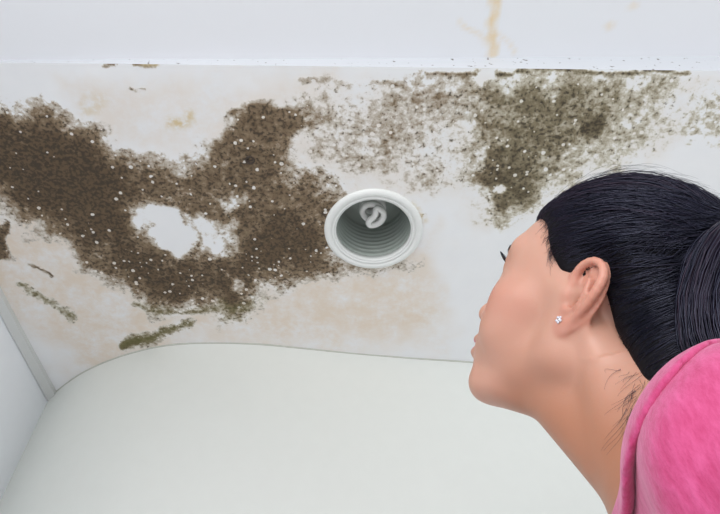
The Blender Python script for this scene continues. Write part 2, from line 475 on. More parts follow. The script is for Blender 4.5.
f = [(0, 1, 2, 3), (4, 7, 6, 5)] + [(k, (k + 1) % 4, 4 + (k + 1) % 4, 4 + k) for k in range(4)]
structure(mesh_obj('wall_left', v, f, M_side, smooth=False), 'plain white side wall at the far left corner', 'wall')
v = [(-3, -3, 0), (3, -3, 0), (3, 3, 0), (-3, 3, 0), (-3, -3, -.1), (3, -3, -.1), (3, 3, -.1), (-3, 3, -.1)]
f = [(0, 1, 2, 3), (4, 7, 6, 5)] + [(k, 4 + k, 4 + (k + 1) % 4, (k + 1) % 4) for k in range(4)]
structure(mesh_obj('floor', v, f, M_floor, smooth=False), 'pale floor of the room', 'floor')

# ------------------------------------------------------------------ recessed downlight
def empty(name, loc):
    o = bpy.data.objects.new(name, None); COL.objects.link(o); o.location = loc; o.empty_display_size = 0.05
    return o
M_ring = simple_mat('white_enamel_ring', (228, 230, 228), 0.35, vary=0.03, bscale=80)
M_can = simple_mat('grey_reflector', (176, 184, 178), 0.38, metallic=0.2, vary=0.06, bscale=40)
M_bulb = simple_mat('white_bulb_glass', (240, 240, 238), 0.2, vary=0.01)
M_sock = simple_mat('grey_socket', (120, 118, 112), 0.5, vary=0.1)
lamp = empty('recessed_downlight', (LAMP[0], LAMP[1], CEIL))
lamp['label'] = 'round white recessed downlight set in the mouldy ceiling'; lamp['category'] = 'ceiling light'
v, f = lathe([(0.0785, 0.004), (0.0785, -0.004), (0.080, -0.0062), (0.084, -0.0072), (0.0845, -0.0062), (0.086, -0.0062), (0.0865, -0.0075), (0.094, -0.0075), (0.0985, -0.0055), (0.1003, -0.0025), (0.1003, 0.0), (0.0985, 0.003), (0.0985, 0.004)], 96, True)
mesh_obj('trim_ring', v, f, M_ring, lamp)
v, f = lathe([(0.0762, 0.009), (0.0762, -0.003), (0.0784, -0.0055), (0.0795, -0.003), (0.0795, 0.009)], 96, True)
mesh_obj('inner_lip', v, f, M_ring, lamp)
prof = [(0.0775, 0.006)]
z = 0.008
for k in range(9):
    prof += [(0.0770 - 0.0008 * k, z), (0.0755 - 0.0008 * k, z + 0.006), (0.0745 - 0.0008 * k, z + 0.010)]
    z += 0.012
prof += [(0.055, z + 0.012), (0.03, z + 0.018), (0.0005, z + 0.019)]
v, f = lathe(prof, 96)
mesh_obj('ribbed_reflector', v, f, M_can, lamp)
bulb = mesh_obj('bulb', *lathe([(0.0005, 0.135), (0.017, 0.135), (0.02, 0.13), (0.024, 0.112), (0.027, 0.104), (0.027, 0.1), (0.0005, 0.098)], 40), M_ring, lamp)
# spiral tube, closed by an S-shaped bridge at the bottom
hp = []
turns = 2.2
for s in np.linspace(0, 1, 90):
    a = s * turns * 2 * math.pi + 0.6
    hp.append((0.0225 * math.cos(a), 0.0225 * math.sin(a), 0.102 - 0.056 * s))
a_end = turns * 2 * math.pi + 0.6
ex_, ey_ = 0.0225 * math.cos(a_end), 0.0225 * math.sin(a_end)
tx_, ty_ = -math.sin(a_end), math.cos(a_end)
for s in np.linspace(0.03, 1, 22):
    r = 0.0225 * (1 - 2 * s)
    aa = a_end + 0.9 * math.sin(math.pi * s) * (1 - s)
    hp.append((r * math.cos(aa), r * math.sin(aa), 0.046 - 0.002 * math.sin(math.pi * s)))
for s in np.linspace(0.03, 1, 70):
    a = a_end + math.pi + s * 1.6 * 2 * math.pi
    hp.append((0.0225 * math.cos(a), 0.0225 * math.sin(a), 0.046 + 0.056 * s))
hp = np.array(hp)
V, Fq = tubes(hp[None], np.full((1, len(hp)), 0.0068), 12)
mesh_obj('spiral_tube', V, Fq, M_bulb, bulb)
mesh_obj('socket', *lathe([(0.0005, 0.136), (0.019, 0.136), (0.019, 0.128), (0.0005, 0.128)], 32), M_sock, lamp)

# screw head left of the lamp
sp = on_height(250, 160, CEIL)
screw = empty('screw', (sp[0], sp[1], CEIL))
screw['label'] = 'small dark rusty screw in the mould left of the downlight'; screw['category'] = 'screw'
M_rust = simple_mat('rusty_screw', (70, 60, 52), 0.6, metallic=0.4, vary=0.3, bscale=300)
mesh_obj('head', *lathe([(0.0092, 0.003), (0.0092, -0.0012), (0.008, -0.0024), (0.006, -0.0022), (0.0052, -0.0006), (0.0005, -0.0004)], 32), M_rust, screw)
mesh_obj('slot', [(-.0046, -.0011, -.0005), (.0046, -.0011, -.0005), (.0046, .0011, -.0005), (-.0046, .0011, -.0005), (-.0046, -.0011, -.0016), (.0046, -.0011, -.0016), (.0046, .0011, -.0016), (-.0046, .0011, -.0016)],
         [(0, 1, 2, 3), (7, 6, 5, 4), (0, 4, 5, 1), (1, 5, 6, 2), (2, 6, 7, 3), (3, 7, 4, 0)], M_rust, screw, smooth=False)

# ------------------------------------------------------------------ person
# head frame (x right, y forward, z up; origin between the ears), body frame upright and facing the same way
HM = np.array([[0.5467, -0.7727, 0.3225], [0.7468, 0.2758, -0.6052], [0.3788, 0.5717, 0.7278]])
HO = np.array([0.2193, 0.4107, 1.5605])
bf = np.array([-0.942, 0.336, 0.0]); bf /= np.linalg.norm(bf)
BM = np.stack([np.cross(bf, [0, 0, 1]), bf, [0, 0, 1]], 1)
BO = np.array([HO[0], HO[1], 0]) - bf * 0.020
to_head = lambda p: (p - HO) @ HM
from_head = lambda q: np.asarray(q, float) @ HM.T + HO
to_body = lambda p: (p - BO) @ BM
from_body = lambda q: np.asarray(q, float) @ BM.T + BO

def smin(a, b, k):
    h = np.clip(0.5 + 0.5 * (b - a) / k, 0, 1)
    return b * (1 - h) + a * h - k * h * (1 - h)
def smax(a, b, k): return -smin(-a, -b, k)
def ell(p, c, r):
    q = p - np.array(c); r = np.array(r, float)
    k0 = np.linalg.norm(q / r, axis=1); k1 = np.linalg.norm(q / (r * r), axis=1) + 1e-9
    return k0 * (k0 - 1) / k1
def sph(p, c, r): return np.linalg.norm(p - np.array(c), axis=1) - r
def cap(p, a, b, ra, rb=None):
    rb = ra if rb is None else rb
    a, b = np.array(a, float), np.array(b, float); e = b - a; w = p - a
    t = np.clip((w @ e) / (e @ e), 0, 1)
    return np.linalg.norm(w - t[:, None] * e, axis=1) - (ra + (rb - ra) * t)
def chain(p, pts, rads, k=0.0):
    d = None
    for i in range(len(pts) - 1):
        c = cap(p, pts[i], pts[i + 1], rads[i], rads[i + 1])
        d = c if d is None else (smin(d, c, k) if k else np.minimum(d, c))
    return d

def surface(fn, lo, hi, h, brick=6):
    """sparse surface-nets mesh of fn(points)<0 inside the box"""
    lo, hi = np.array(lo, float), np.array(hi, float)
    nb = np.maximum(1, np.ceil((hi - lo) / (h * brick)).astype(int)); n = nb * brick
    cc = [lo[i] + (np.arange(nb[i]) + .5) * h * brick for i in range(3)]
    G = np.stack(np.meshgrid(*cc, indexing='ij'), -1).reshape(-1, 3)
    cd = fn(G).reshape(nb)
    D = np.repeat(np.repeat(np.repeat(cd, brick, 0), brick, 1), brick, 2).astype(np.float32)
    act = np.argwhere(np.abs(cd) < h * brick * 1.35)
    o = np.stack(np.meshgrid(*[np.arange(brick)] * 3, indexing='ij'), -1).reshape(-1, 3)
    idx = (act[:, None, :] * brick + o[None]).reshape(-1, 3)
    for s in range(0, len(idx), 400000):
        q = idx[s:s + 400000]
        D[q[:, 0], q[:, 1], q[:, 2]] = fn(lo + (q + .5) * h)
    S = D < 0
    c = np.zeros(np.array(D.shape) - 1, np.int8)
    for a in (0, 1):
        for b in (0, 1):
            for e in (0, 1): c += S[a:D.shape[0] - 1 + a, b:D.shape[1] - 1 + b, e:D.shape[2] - 1 + e]
    cells = np.argwhere((c > 0) & (c < 8))
    vid = -np.ones(c.shape, np.int64); vid[tuple(cells.T)] = np.arange(len(cells))
    acc = np.zeros((len(cells), 3)); cnt = np.zeros(len(cells))
    cor = [(a, b, e) for a in (0, 1) for b in (0, 1) for e in (0, 1)]
    for A in cor:
        for ax in range(3):
            if A[ax]: continue
            B = list(A); B[ax] = 1
            dA = D[tuple((cells + A).T)]; dB = D[tuple((cells + B).T)]
            m = (dA < 0) != (dB < 0)
            t = dA / np.where(m, dA - dB, 1)
            pt = np.array(A, float)[None] + np.zeros((len(cells), 3)); pt[:, ax] += t
            acc[m] += pt[m]; cnt[m] += 1
    V = lo + (cells + acc / cnt[:, None] + .5) * h
    Fs = []
    for ax in range(3):
        b1, b2 = (ax + 1) % 3, (ax + 2) % 3
        sl = [slice(None)] * 3; sh = [slice(None)] * 3
        sl[ax] = slice(0, -1); sh[ax] = slice(1, None)
        ch = S[tuple(sl)] != S[tuple(sh)]
        E = np.argwhere(ch)
        E = E[(E[:, b1] > 0) & (E[:, b2] > 0) & (E[:, b1] < D.shape[b1] - 1) & (E[:, b2] < D.shape[b2] - 1)]
        if not len(E): continue
        e1 = np.eye(3, dtype=int)[b1]; e2 = np.eye(3, dtype=int)[b2]
        g = lambda off: vid[tuple((E - off).T)]
        quad = np.stack([g(e1 + e2), g(e2), g(0 * e1), g(e1)], 1)
        inside = S[tuple(E.T)]
        quad[~inside] = quad[~inside][:, ::-1]
        Fs.append(quad)
    Fq = np.concatenate(Fs); Fq = Fq[(Fq >= 0).all(1)]
    return V, Fq

# ---- left/right ear in the head frame
def ear_frame(side):
    # u towards the back, v up, w outwards
    w = np.array([side * 0.86, 0.50, 0.0]); w /= np.linalg.norm(w)
    v = np.array([side * 0.10, -0.20, 0.97]); v -= w * (w @ v); v /= np.linalg.norm(v)
    u = np.cross(v, w) * (1 if side > 0 else -1)
    if u[1] > 0: u = -u
    return np.stack([u, v, w], 1), np.array([side * 0.0685, 0.001, -0.001])
HEL = catmull([(.003, .003, .001), (-.002, .010, .003), (-.003, .020, .0045), (.002, .029, .005), (.011, .0345, .004), (.021, .032, .003), (.0275, .023, .003), (.028, .011, .004), (.0245, -.001, .004), (.019, -.012, .003), (.012, -.021, .001)], 2)
HELR = np.interp(np.linspace(0, 10, len(HEL)), np.arange(11), [.0025, .0034, .0037, .0038, .0038, .004, .0043, .0043, .0040, .0036, .0038])
def ear_sd(q, side):
    E, o = ear_frame(side)
    p = (q - o) @ E
    s = 0.97
    p = p / s
    d = chain(p, HEL, HELR, 0.0006)
    anti = [(.010, .026, .0015), (.0165, .018, .0035), (.0185, .007, .0045), (.015, -.005, .004), (.008, -.012, .003)]
    d = smin(d, chain(p, anti, [.0028, .0033, .0036, .0036, .0036]), 0.003)
    plate = ell(p, (.013, .009, -.0038), (.0178, .0292, .0046))
    plate = smin(plate, ell(p, (.010, -.010, -.002), (.012, .016, .0035)), .004)
    d = smin(d, plate, 0.003)
    d = smin(d, ell(p, (.006, .002, -.010), (.012, .020, .008)), 0.006)                 # root
    conch = ell(p, (.0064, .001, .003), (.0092, .0120, .0135))
    d = smax(d, -conch, 0.003)
    foss = smin(ell(p, (.0140, .0255, .0062), (.0085, .0058, .0056)), cap(p, (.019, .023, .0048), (.0235, .008, .0052), .0022, .0016), .003)
    d = smax(d, -foss, 0.002)
    d = smin(d, ell(p, (.0085, .0205, -.0052), (.0135, .0160, .0046)), .002)
    d = smin(d, ell(p, (.0055, -.0255, .0015), (.0085, .0105, .0042)), 0.005)          # lobe
    d = smin(d, ell(p, (-.0035, -.002, .004), (.0042, .006, .0032)), 0.003)             # tragus
    d = smin(d, ell(p, (.004, -.0135, .004), (.0045, .0035, .003)), 0.003)              # antitragus
    d = smax(d, -ell(p, (.0030, -.0025, -.002), (.0048, .0062, .0090)), .002)
    return d * s

EYE = np.array([0.0305, 0.0750, 0.0265])
def skull_sd(q):
    a = q.copy(); a[:, 0] = np.abs(a[:, 0])
    d = ell(q, (0, -.014, .046), (.0725, .092, .077))
    d = smin(d, ell(q, (0, .038, .035), (.061, .051, .048)), .025)
    d = smin(d, ell(q, (0, .038, -.005), (.061, .056, .062)), .025)
    d = smin(d, ell(q, (0, .044, -.052), (.045, .051, .043)), .025)
    d = smin(d, cap(a, (.046, .004, -.050), (.014, .079, -.086), .0165, .0125), .022)
    d = smin(d, cap(a, (.050, .006, -.050), (.060, .006, .0), .014, .013), .022)
    d = smin(d, ell(q, (0, .0835, -.089), (.019, .0155, .0165)), .016)
    d = smin(d, ell(a, (.042, .058, -.012), (.022, .026, .022)), .018)
    d = smin(d, ell(a, (.034, .064, -.040), (.022, .024, .022)), .02)
    d = smin(d, cap(a, (.010, .0840, .040), (.042, .069, .043), .0085, .008), .014)
    # eyes
    d = smax(d, -ell(a, (.0310, .0985, .0260), (.0165, .012, .0095)), .010)
    d = smin(d, sph(a, EYE, .0128), .004)
    d = smax(d, -ell(a, EYE + np.array([.0005, .0155, -.0005]), (.0118, .0075, .0042)), .0015)
    # nose
    d = smin(d, cap(q, (0, .0870, .024), (0, .1000, -.014), .0060, .0080), .010)
    d = smin(d, sph(q, (0, .1050, -.0205), .0090), .008)
    d = smin(d, ell(a, (.0125, .0955, -.0255), (.0075, .0095, .0075)), .006)
    d = smax(d, -ell(a, (.0062, .1025, -.0325), (.0042, .0055, .0035)), .002)
    # mouth
    d = smin(d, ell(q, (0, .082, -.054), (.030, .0205, .024)), .014)
    d = smin(d, ell(a, (.006, .0985, -.0495), (.013, .0082, .0058)), .005)
    d = smin(d, ell(q, (0, .0990, -.0625), (.0170, .0088, .0068)), .004)
    d = smax(d, -cap(a, (0, .1085, -.0548), (.022, .096, -.0550), .0011), .0025)
    d = smin(d, ell(q, (0, .058, -.090), (.032, .030, .0150)), .014)
    return d
def head_sd(q):
    d = skull_sd(q)
    m = q.copy(); m[:, 0] = -np.abs(m[:, 0])
    ctr = np.array([-.078, -.012, .004])
    r = np.linalg.norm(m - ctr, axis=1)
    ear = np.maximum(r - .045, .004)
    k = r < .055
    if k.any(): ear[k] = ear_sd(m[k], -1)
    return smin(d, ear, .004)

NB = np.array([0.0, -0.012, 1.405])          # neck base, body frame
def neck_sd(b, h):
    top = to_body(from_head(np.array([[0, -.022, -.035]])))[0]
    d = cap(b, top, NB, .049, .053)
    th = to_body(from_head(np.array([[0, .036, -.070]])))[0]
    d = smin(d, cap(b, th, NB + np.array([0, .044, -.012]), .026, .031), .03)
    for s in (-1, 1):
        m = to_body(from_head(np.array([[s * .052, -.022, -.035]])))[0]
        d = smin(d, cap(b, m, NB + np.array([s * .014, .050, -.03]), .014, .011), .022)
    return d
def torso_sd(b):
    a = b.copy(); a[:, 0] = np.abs(a[:, 0])
    d = ell(b, (0, -.01, 1.20), (.150, .100, .215))
    d = smin(d, cap(a, (.02, -.022, 1.425), (.127, -.012, 1.321), .036, .043), .04)
    d = smin(d, ell(a, (.07, .065, 1.185), (.062, .055, .06)), .04)
    d = smin(d, ell(b, (0, 0, 1.0), (.125, .09, .16)), .06)
    d = smin(d, ell(b, (0, -.01, .85), (.160, .115, .13)), .06)
    return d
SH, EL, WR = (.148, -.008, 1.311), (.222, -.045, 1.075), (.232, .055, .855)
def arm_sd(b):
    a = b.copy(); a[:, 0] = np.abs(a[:, 0])
    return smin(cap(a, SH, EL, .044, .036), cap(a, EL, WR, .037, .024), .02)
def hand_sd(b):
    a = b.copy(); a[:, 0] = np.abs(a[:, 0])
    q = a - np.array(WR)
    d = smin(ell(q, (.002, .020, -.050), (.015, .036, .045)), cap(q, (0, 0, 0), (0, .012, -.03), .023, .02), .02)
    fi = [((.003, .045, -.085), (.000, .060, -.118), (-.010, .066, -.142), .0082), ((.004, .028, -.092), (.001, .040, -.130), (-.012, .046, -.158), .0085),
          ((.004, .011, -.090), (.001, .019, -.126), (-.012, .023, -.152), .0080), ((.002, -.005, -.080), (-.001, -.003, -.108), (-.011, -.001, -.128), .0070)]
    for p0, p1, p2, r in fi:
        d = smin(d, chain(q, [p0, p1, p2], [r, r * .95, r * .8]), .004)
    d = smin(d, chain(q, [(-.004, .042, -.035), (-.014, .064, -.062), (-.017, .074, -.088)], [.012, .010, .0078]), .008)
    return d
def leg_sd(b):
    a = b.copy(); a[:, 0] = np.abs(a[:, 0])
    d = smin(cap(a, (.08, -.01, .82), (.088, .005, .46), .080, .054), cap(a, (.088, .0, .46), (.09, -.03, .07), .054, .034), .03)
    return smin(d, cap(a, (.09, -.03, .035), (.10, .13, .028), .030, .024), .03)

def body_up(p):
    b, q = to_body(p), to_head(p)
    d = smin(head_sd(q), neck_sd(b, q), .020)
    return smin(d, torso_sd(b), .03)
def body_low(p):
    b = to_body(p)
    d = smin(torso_sd(b), arm_sd(b), .03)
    return smin(d, leg_sd(b), .03)
def body_hand(p):
    b = to_body(p); return smin(arm_sd(b), hand_sd(b), .012)

person = empty('person', (BO[0], BO[1], 0))
person['label'] = 'woman in pink top with tied-back black hair looking up at the ceiling'
person['category'] = 'person'
ORG = np.array([BO[0], BO[1], 0])

def skin_mat():
    m, nt, b = new_mat('skin')
    N, L = nt.nodes, nt.links
    tc = N.new('ShaderNodeTexCoord')
    n1 = N.new('ShaderNodeTexNoise'); n1.inputs['Scale'].default_value = 18; n1.inputs['Detail'].default_value = 4
    n2 = N.new('ShaderNodeTexNoise'); n2.inputs['Scale'].default_value = 420; n2.inputs['Detail'].default_value = 3
    L.new(tc.outputs['Object'], n1.inputs['Vector']); L.new(tc.outputs['Object'], n2.inputs['Vector'])
    mx = N.new('ShaderNodeMix'); mx.data_type = 'RGBA'
    mx.inputs[6].default_value = (*s2l((196, 146, 125)), 1); mx.inputs[7].default_value = (*s2l((205, 157, 138)), 1)
    L.new(n1.outputs['Fac'], mx.inputs[0])
    last = mx.outputs[2]
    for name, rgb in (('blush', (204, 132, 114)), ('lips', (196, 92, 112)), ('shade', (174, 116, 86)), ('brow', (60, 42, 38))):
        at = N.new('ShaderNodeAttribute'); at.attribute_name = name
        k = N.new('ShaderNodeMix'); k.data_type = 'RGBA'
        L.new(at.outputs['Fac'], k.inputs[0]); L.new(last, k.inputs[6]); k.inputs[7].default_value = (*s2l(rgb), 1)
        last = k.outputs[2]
    L.new(last, b.inputs['Base Color'])
    b.inputs['Roughness'].default_value = 0.42
    b.inputs['Subsurface Weight'].default_value = 0.25
    b.inputs['Subsurface Radius'].default_value = (1.0, 0.35, 0.2)
    b.inputs['Subsurface Scale'].default_value = 0.006
    bp = N.new('ShaderNodeBump'); bp.inputs['Strength'].default_value = 0.12; bp.inputs['Distance'].default_value = 0.0006
    L.new(n2.outputs['Fac'], bp.inputs['Height']); L.new(bp.outputs['Normal'], b.inputs['Normal'])
    return m
M_skin = skin_mat()

def pts_box(P, pad): P = np.asarray(P); return P.min(0) - pad, P.max(0) + pad
corners = np.array([(x, y, z) for x in (-.1, .1) for y in (-.12, .13) for z in (-.12, .15)])
lo, hi = pts_box(np.concatenate([from_head(corners), from_body(np.array([(x, y, 1.27) for x in (-.13, .13) for y in (-.12, .12)]))]), .0)
lo[2] = 1.27
Va, Fa = surface(body_up, lo, hi, .0017)
bc = from_body(np.array([(x, y, z) for x in (-.32, .32) for y in (-.2, .24) for z in (-.01, 1.375)]))
lo, hi = pts_box(bc, .0); hi[2] = 1.372
Vb, Fb = surface(body_low, lo, hi, .007)
Vs, Fs_ = [Va, Vb], [Fa, Fb + len(Va)]
n_ = len(Va) + len(Vb)
for s in (-1, 1):
    w = from_body(np.array([(s * WR[0] + dx, WR[1] + dy, WR[2] + dz) for dx in (-.05, .05) for dy in (-.05, .11) for dz in (-.175, .06)]))
    lo, hi = pts_box(w, 0)
    Vh, Fh = surface(body_hand, lo, hi, .0028)
    Vs.append(Vh); Fs_.append(Fh + n_); n_ += len(Vh)
V = np.concatenate(Vs); Fq = np.concatenate(Fs_)
hq = to_head(V); ax = np.abs(hq[:, 0]); fr = sstep(hq[:, 1], .06, .075)
lips = fr * sstep(1 - ((ax / .0215) ** 2 + ((hq[:, 2] + .0548) / (.0105 - .0035 * np.clip(ax / .02, 0, 1))) ** 2), -.12, .2)
blush = .5 * np.exp(-(((ax - .05) / .022) ** 2 + ((hq[:, 2] + .012) / .02) ** 2)) * sstep(hq[:, 1], .02, .05)
hm_ = hq.copy(); hm_[:, 0] = -ax
ears_ = np.abs(ear_sd(hm_, -1))
blush = np.maximum(blush, .45 * sstep(.002 - ears_, -.002, .002))
shade = 0.85 * sstep(-hq[:, 2], .03, .115) * sstep(-hq[:, 1], -.075, -.03)  # mostly the shadow on jaw and neck, painted into the skin colour
brow = fr * .55 * sstep(.0045 - np.abs(hq[:, 2] - ((.0430) + .004 * np.sin(ax / .05 * math.pi * .8))), -.002, .002) * sstep(ax, .010, .014) * sstep(.050 - ax, 0, .006)
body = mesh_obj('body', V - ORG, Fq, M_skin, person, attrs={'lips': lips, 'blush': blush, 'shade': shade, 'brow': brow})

# ---- eyes
M_eye, nt, bs = new_mat('eye')
at = nt.nodes.new('ShaderNodeAttribute'); at.attribute_name = 'iris'
rp = nt.nodes.new('ShaderNodeValToRGB'); L_ = nt.links
rp.color_ramp.elements[0].position = .0; rp.color_ramp.elements[0].color = (.75, .72, .70, 1)
rp.color_ramp.elements[1].position = 1; rp.color_ramp.elements[1].color = (.004, .003, .003, 1)
e_ = rp.color_ramp.elements.new(.35); e_.color = (.7, .66, .64, 1)
e_ = rp.color_ramp.elements.new(.42); e_.color = (.05, .025, .014, 1)
e_ = rp.color_ramp.elements.new(.7); e_.color = (.035, .016, .01, 1)
e_ = rp.color_ramp.elements.new(.76); e_.color = (.004, .003, .003, 1)
L_.new(at.outputs['Fac'], rp.inputs['Fac']); L_.new(rp.outputs['Color'], bs.inputs['Base Color']); bs.inputs['Roughness'].default_value = .08
for s in (-1, 1):
    v, f = lathe([(max(.0001, .0122 * math.sin(t)), .0122 * math.cos(t)) for t in np.linspace(0, math.pi, 25)], 32)
    v = np.array(v); iris = np.clip(1 - np.degrees(np.arccos(np.clip(v[:, 2] / .0122, -1, 1))) / 45, 0, 1)
    loc = np.stack([v[:, 0], v[:, 2], v[:, 1]], 1) + EYE * np.array([s, 1, 1])
    mesh_obj('eye', from_head(loc) - ORG, f, M_eye, person, attrs={'iris': iris})

# ---- hair
TIE = np.array([-.030, -.102, .080])
def front_line(z):
    return np.interp(z, [-.14, -.10, -.069, -.059, -.042, -.018, .008, .014, .020, .033, .046, .063, .078, .090, .100],
                     [-.094, -.090, -.082, -.071, -.054, -.036, -.024, -.004, .018, .029, .036, .044, .056, .075, .11])
def hair_sd(q, off=0.0):
    d = ell(q, (0, -.018, .048), (.0815 , .102, .0885))
    d = smin(d, ell(q, (0, .024, .042), (.068, .058, .051)), .022)
    d = smin(d, ell(q, (0, -.055, -.010), (.064, .052, .060)), .03)
    d = smin(d, cap(q, (0, -.066, -.02), (0, -.098, -.115), .056, .050), .02)
    side = np.abs(q[:, 0])
    s_ = q.copy(); s_[:, 0] = -side
    d = smin(d, cap(s_, (-.044, -.072, -.005), (-.074, -.104, -.078), .034, .028), .02)
    d = smin(d, cap(q, (-.01, -.08, .06), TIE, .045, .020), .02)
    d = smax(d, -cap(q, (-.088, -.020, .046), (-.070, -.086, .052), .0045, .0075), .008)
    c = (q[:, 1] - front_line(q[:, 2]) - .020 * (1 - np.clip(side / .064, 0, 1)) * sstep(q[:, 2], .045, .075)) * .75
    d = smax(d, c, .008)
    # flat under the ear
    rho = np.hypot(q[:, 1] + .008, (q[:, 2] - .012) * .85)
    d = smax(d, side - (.0725 + .7 * np.clip(rho - .024, 0, 1)), .004)
    return d - off
M_hair, nt, bs = new_mat('black_hair')
N_, L_ = nt.nodes, nt.links
at = N_.new('ShaderNodeAttribute'); at.attribute_name = 'tone'
rp = N_.new('ShaderNodeValToRGB')
rp.color_ramp.elements[0].color = (.0035, .003, .005, 1); rp.color_ramp.elements[1].color = (.032, .019, .031, 1)
e_ = rp.color_ramp.elements.new(.5); e_.color = (.010, .010, .022, 1)  # bluish sheen streaks put into the strand colour
L_.new(at.outputs['Fac'], rp.inputs['Fac']); L_.new(rp.outputs['Color'], bs.inputs['Base Color'])
bs.inputs['Roughness'].default_value = .29
bs.inputs['Specular IOR Level'].default_value = .42
bs.inputs['Specular Tint'].default_value = (.72, .76, 1.0, 1)
corners = np.array([(x, y, z) for x in (-.1, .1) for y in (-.17, .11) for z in (-.12, .165)])
hl, hh = corners.min(0), corners.max(0)
Vh, Fh = surface(lambda q: hair_sd(q), hl, hh, .0022)
tone_h = .25 + .2 * vnoise(Vh, 120, 3)
M_under = simple_mat('dark_hair_underlayer', (17, 15, 20), .75, vary=.3, bscale=200)
M_under.node_tree.nodes['Principled BSDF'].inputs['Specular IOR Level'].default_value = .15
hair = mesh_obj('hair', from_head(Vh) - ORG, Fh, M_under, person, attrs={'tone': tone_h})
hair['label'] = 'black hair drawn back to a tie behind the head'

def grad(fn, q, e=8e-4):
    g = np.stack([fn(q + e * np.eye(3)[i]) - fn(q - e * np.eye(3)[i]) for i in range(3)], 1)
    return g / (np.linalg.norm(g, axis=1, keepdims=True) + 1e-9)
def scalp_sd(q): return np.minimum(hair_sd(q), skull_sd(q) + .0002)
def snap(q, off, it=4):
    for _ in range(it):
        d = scalp_sd(q) - off
        q = q - grad(scalp_sd, q) * d[:, None] * .9
    return q
# combed strands: roots over the scalp, running back over the surface to the tie
NS, MP = 4200, 15
Vo = Vh[skull_sd(Vh) > .0004]      # only the outer side of the hair
idx = rng.choice(len(Vo), NS * 2)
roots = Vo[idx]
roots = roots[(roots[:, 1] > -.085)][:NS]
edge = np.argsort(-(roots[:, 1] - front_line(roots[:, 2])))
# a third of them start right at the hairline
el = Vo[(np.abs(Vo[:, 1] - front_line(Vo[:, 2])) < .012) & (Vo[:, 2] > -.09)]
n0 = len(roots)
er_ = el[rng.choice(len(el), 2200)]
kz_ = sstep(er_[:, 2], .022, .034)
er_ = er_ + kz_[:, None] * np.stack([np.zeros(2200), rng.random(2200) ** 1.8 * .008, -rng.random(2200) ** 2 * .003], 1)
roots = np.concatenate([roots, er_])
n = len(roots)
t = np.linspace(0, 1, MP)
tip = TIE + rng.normal(0, .010, (n, 3)) * np.array([1, .6, 1])
mid = (roots + tip) / 2
out = mid - np.array([0, -.015, .04]); out /= np.linalg.norm(out, axis=1, keepdims=True)
mid = mid + out * .05 + np.stack([np.zeros(n), np.zeros(n), rng.normal(0, .008, n)], 1)
P = ((1 - t) ** 2)[None, :, None] * roots[:, None] + (2 * t * (1 - t))[None, :, None] * mid[:, None] + (t ** 2)[None, :, None] * tip[:, None]
offs = np.abs(rng.normal(0, .0011, n)) + .0002
fl = rng.random(n) < .06
offs[fl] += rng.random(fl.sum()) * .004
O = offs[:, None] * np.sin(np.clip(t * 1.15, 0, 1) * math.pi)[None] ** .5 * 1.0
P = snap(P.reshape(-1, 3), O.ravel(), 5).reshape(n, MP, 3)
ok = (hair_sd(P.reshape(-1, 3)).reshape(n, MP).max(1) < .0095) & (np.linalg.norm(np.diff(P, axis=1), axis=2).max(1) < .020)
n0 = int(ok[:n0].sum()); P, roots = P[ok], roots[ok]; n = len(P)
ph = rng.random((n, 1)) * 6.28
P += (np.sin(t[None] * 9 + ph) * .0006)[:, :, None] * rng.normal(0, 1, (n, 1, 3))
R_ = (.00042 * (1 - .45 * np.abs(2 * t - .9)))[None] * rng.uniform(.6, 1.3, (n, 1))
R_[n0:] *= np.clip(.22 + t * 4, 0, 1)[None]
V, Fq = tubes(P, R_, 3)
ton = np.repeat(np.clip(.55 * rng.beta(1.6, 3, n) + .55 * (vnoise(P[:, 7], 110, 5) - .25) + .45 * sstep(roots[:, 1], .02, .07), 0, 1), MP * 3)
st = mesh_obj('combed_strands', from_head(V) - ORG, Fq, M_hair, hair, attrs={'tone': ton}); st['kind'] = 'stuff'

# fine short hairs that soften the hairline
eh = el[(el[:, 2] > .030)]
eh = eh[rng.choice(len(eh), 1100)]
m_ = len(eh)
a_ = eh + np.stack([np.zeros(m_), rng.random(m_) ** 1.5 * .008 - .001, -rng.random(m_) * .004], 1)
for _ in range(5): a_ = a_ - grad(skull_sd, a_) * (skull_sd(a_) - .0004)[:, None] * .9
b_ = snap(eh + np.stack([rng.normal(0, .002, m_), -rng.uniform(.008, .018, m_), rng.uniform(.0, .007, m_)], 1), .0009, 5)
c_ = (a_ + b_) / 2; c_ = snap(c_, .0012, 3)
tq = np.linspace(0, 1, 7)[None, :, None]
Pq = (1 - tq) ** 2 * a_[:, None] + 2 * tq * (1 - tq) * c_[:, None] + tq ** 2 * b_[:, None]
V, Fq = tubes(Pq, .00020 * np.linspace(.35, 1, 7)[None] * np.ones((m_, 1)), 3)
bh = mesh_obj('hairline_strands', from_head(V) - ORG, Fq, M_hair, hair, attrs={'tone': np.full(len(V), .75)}); bh['kind'] = 'stuff'

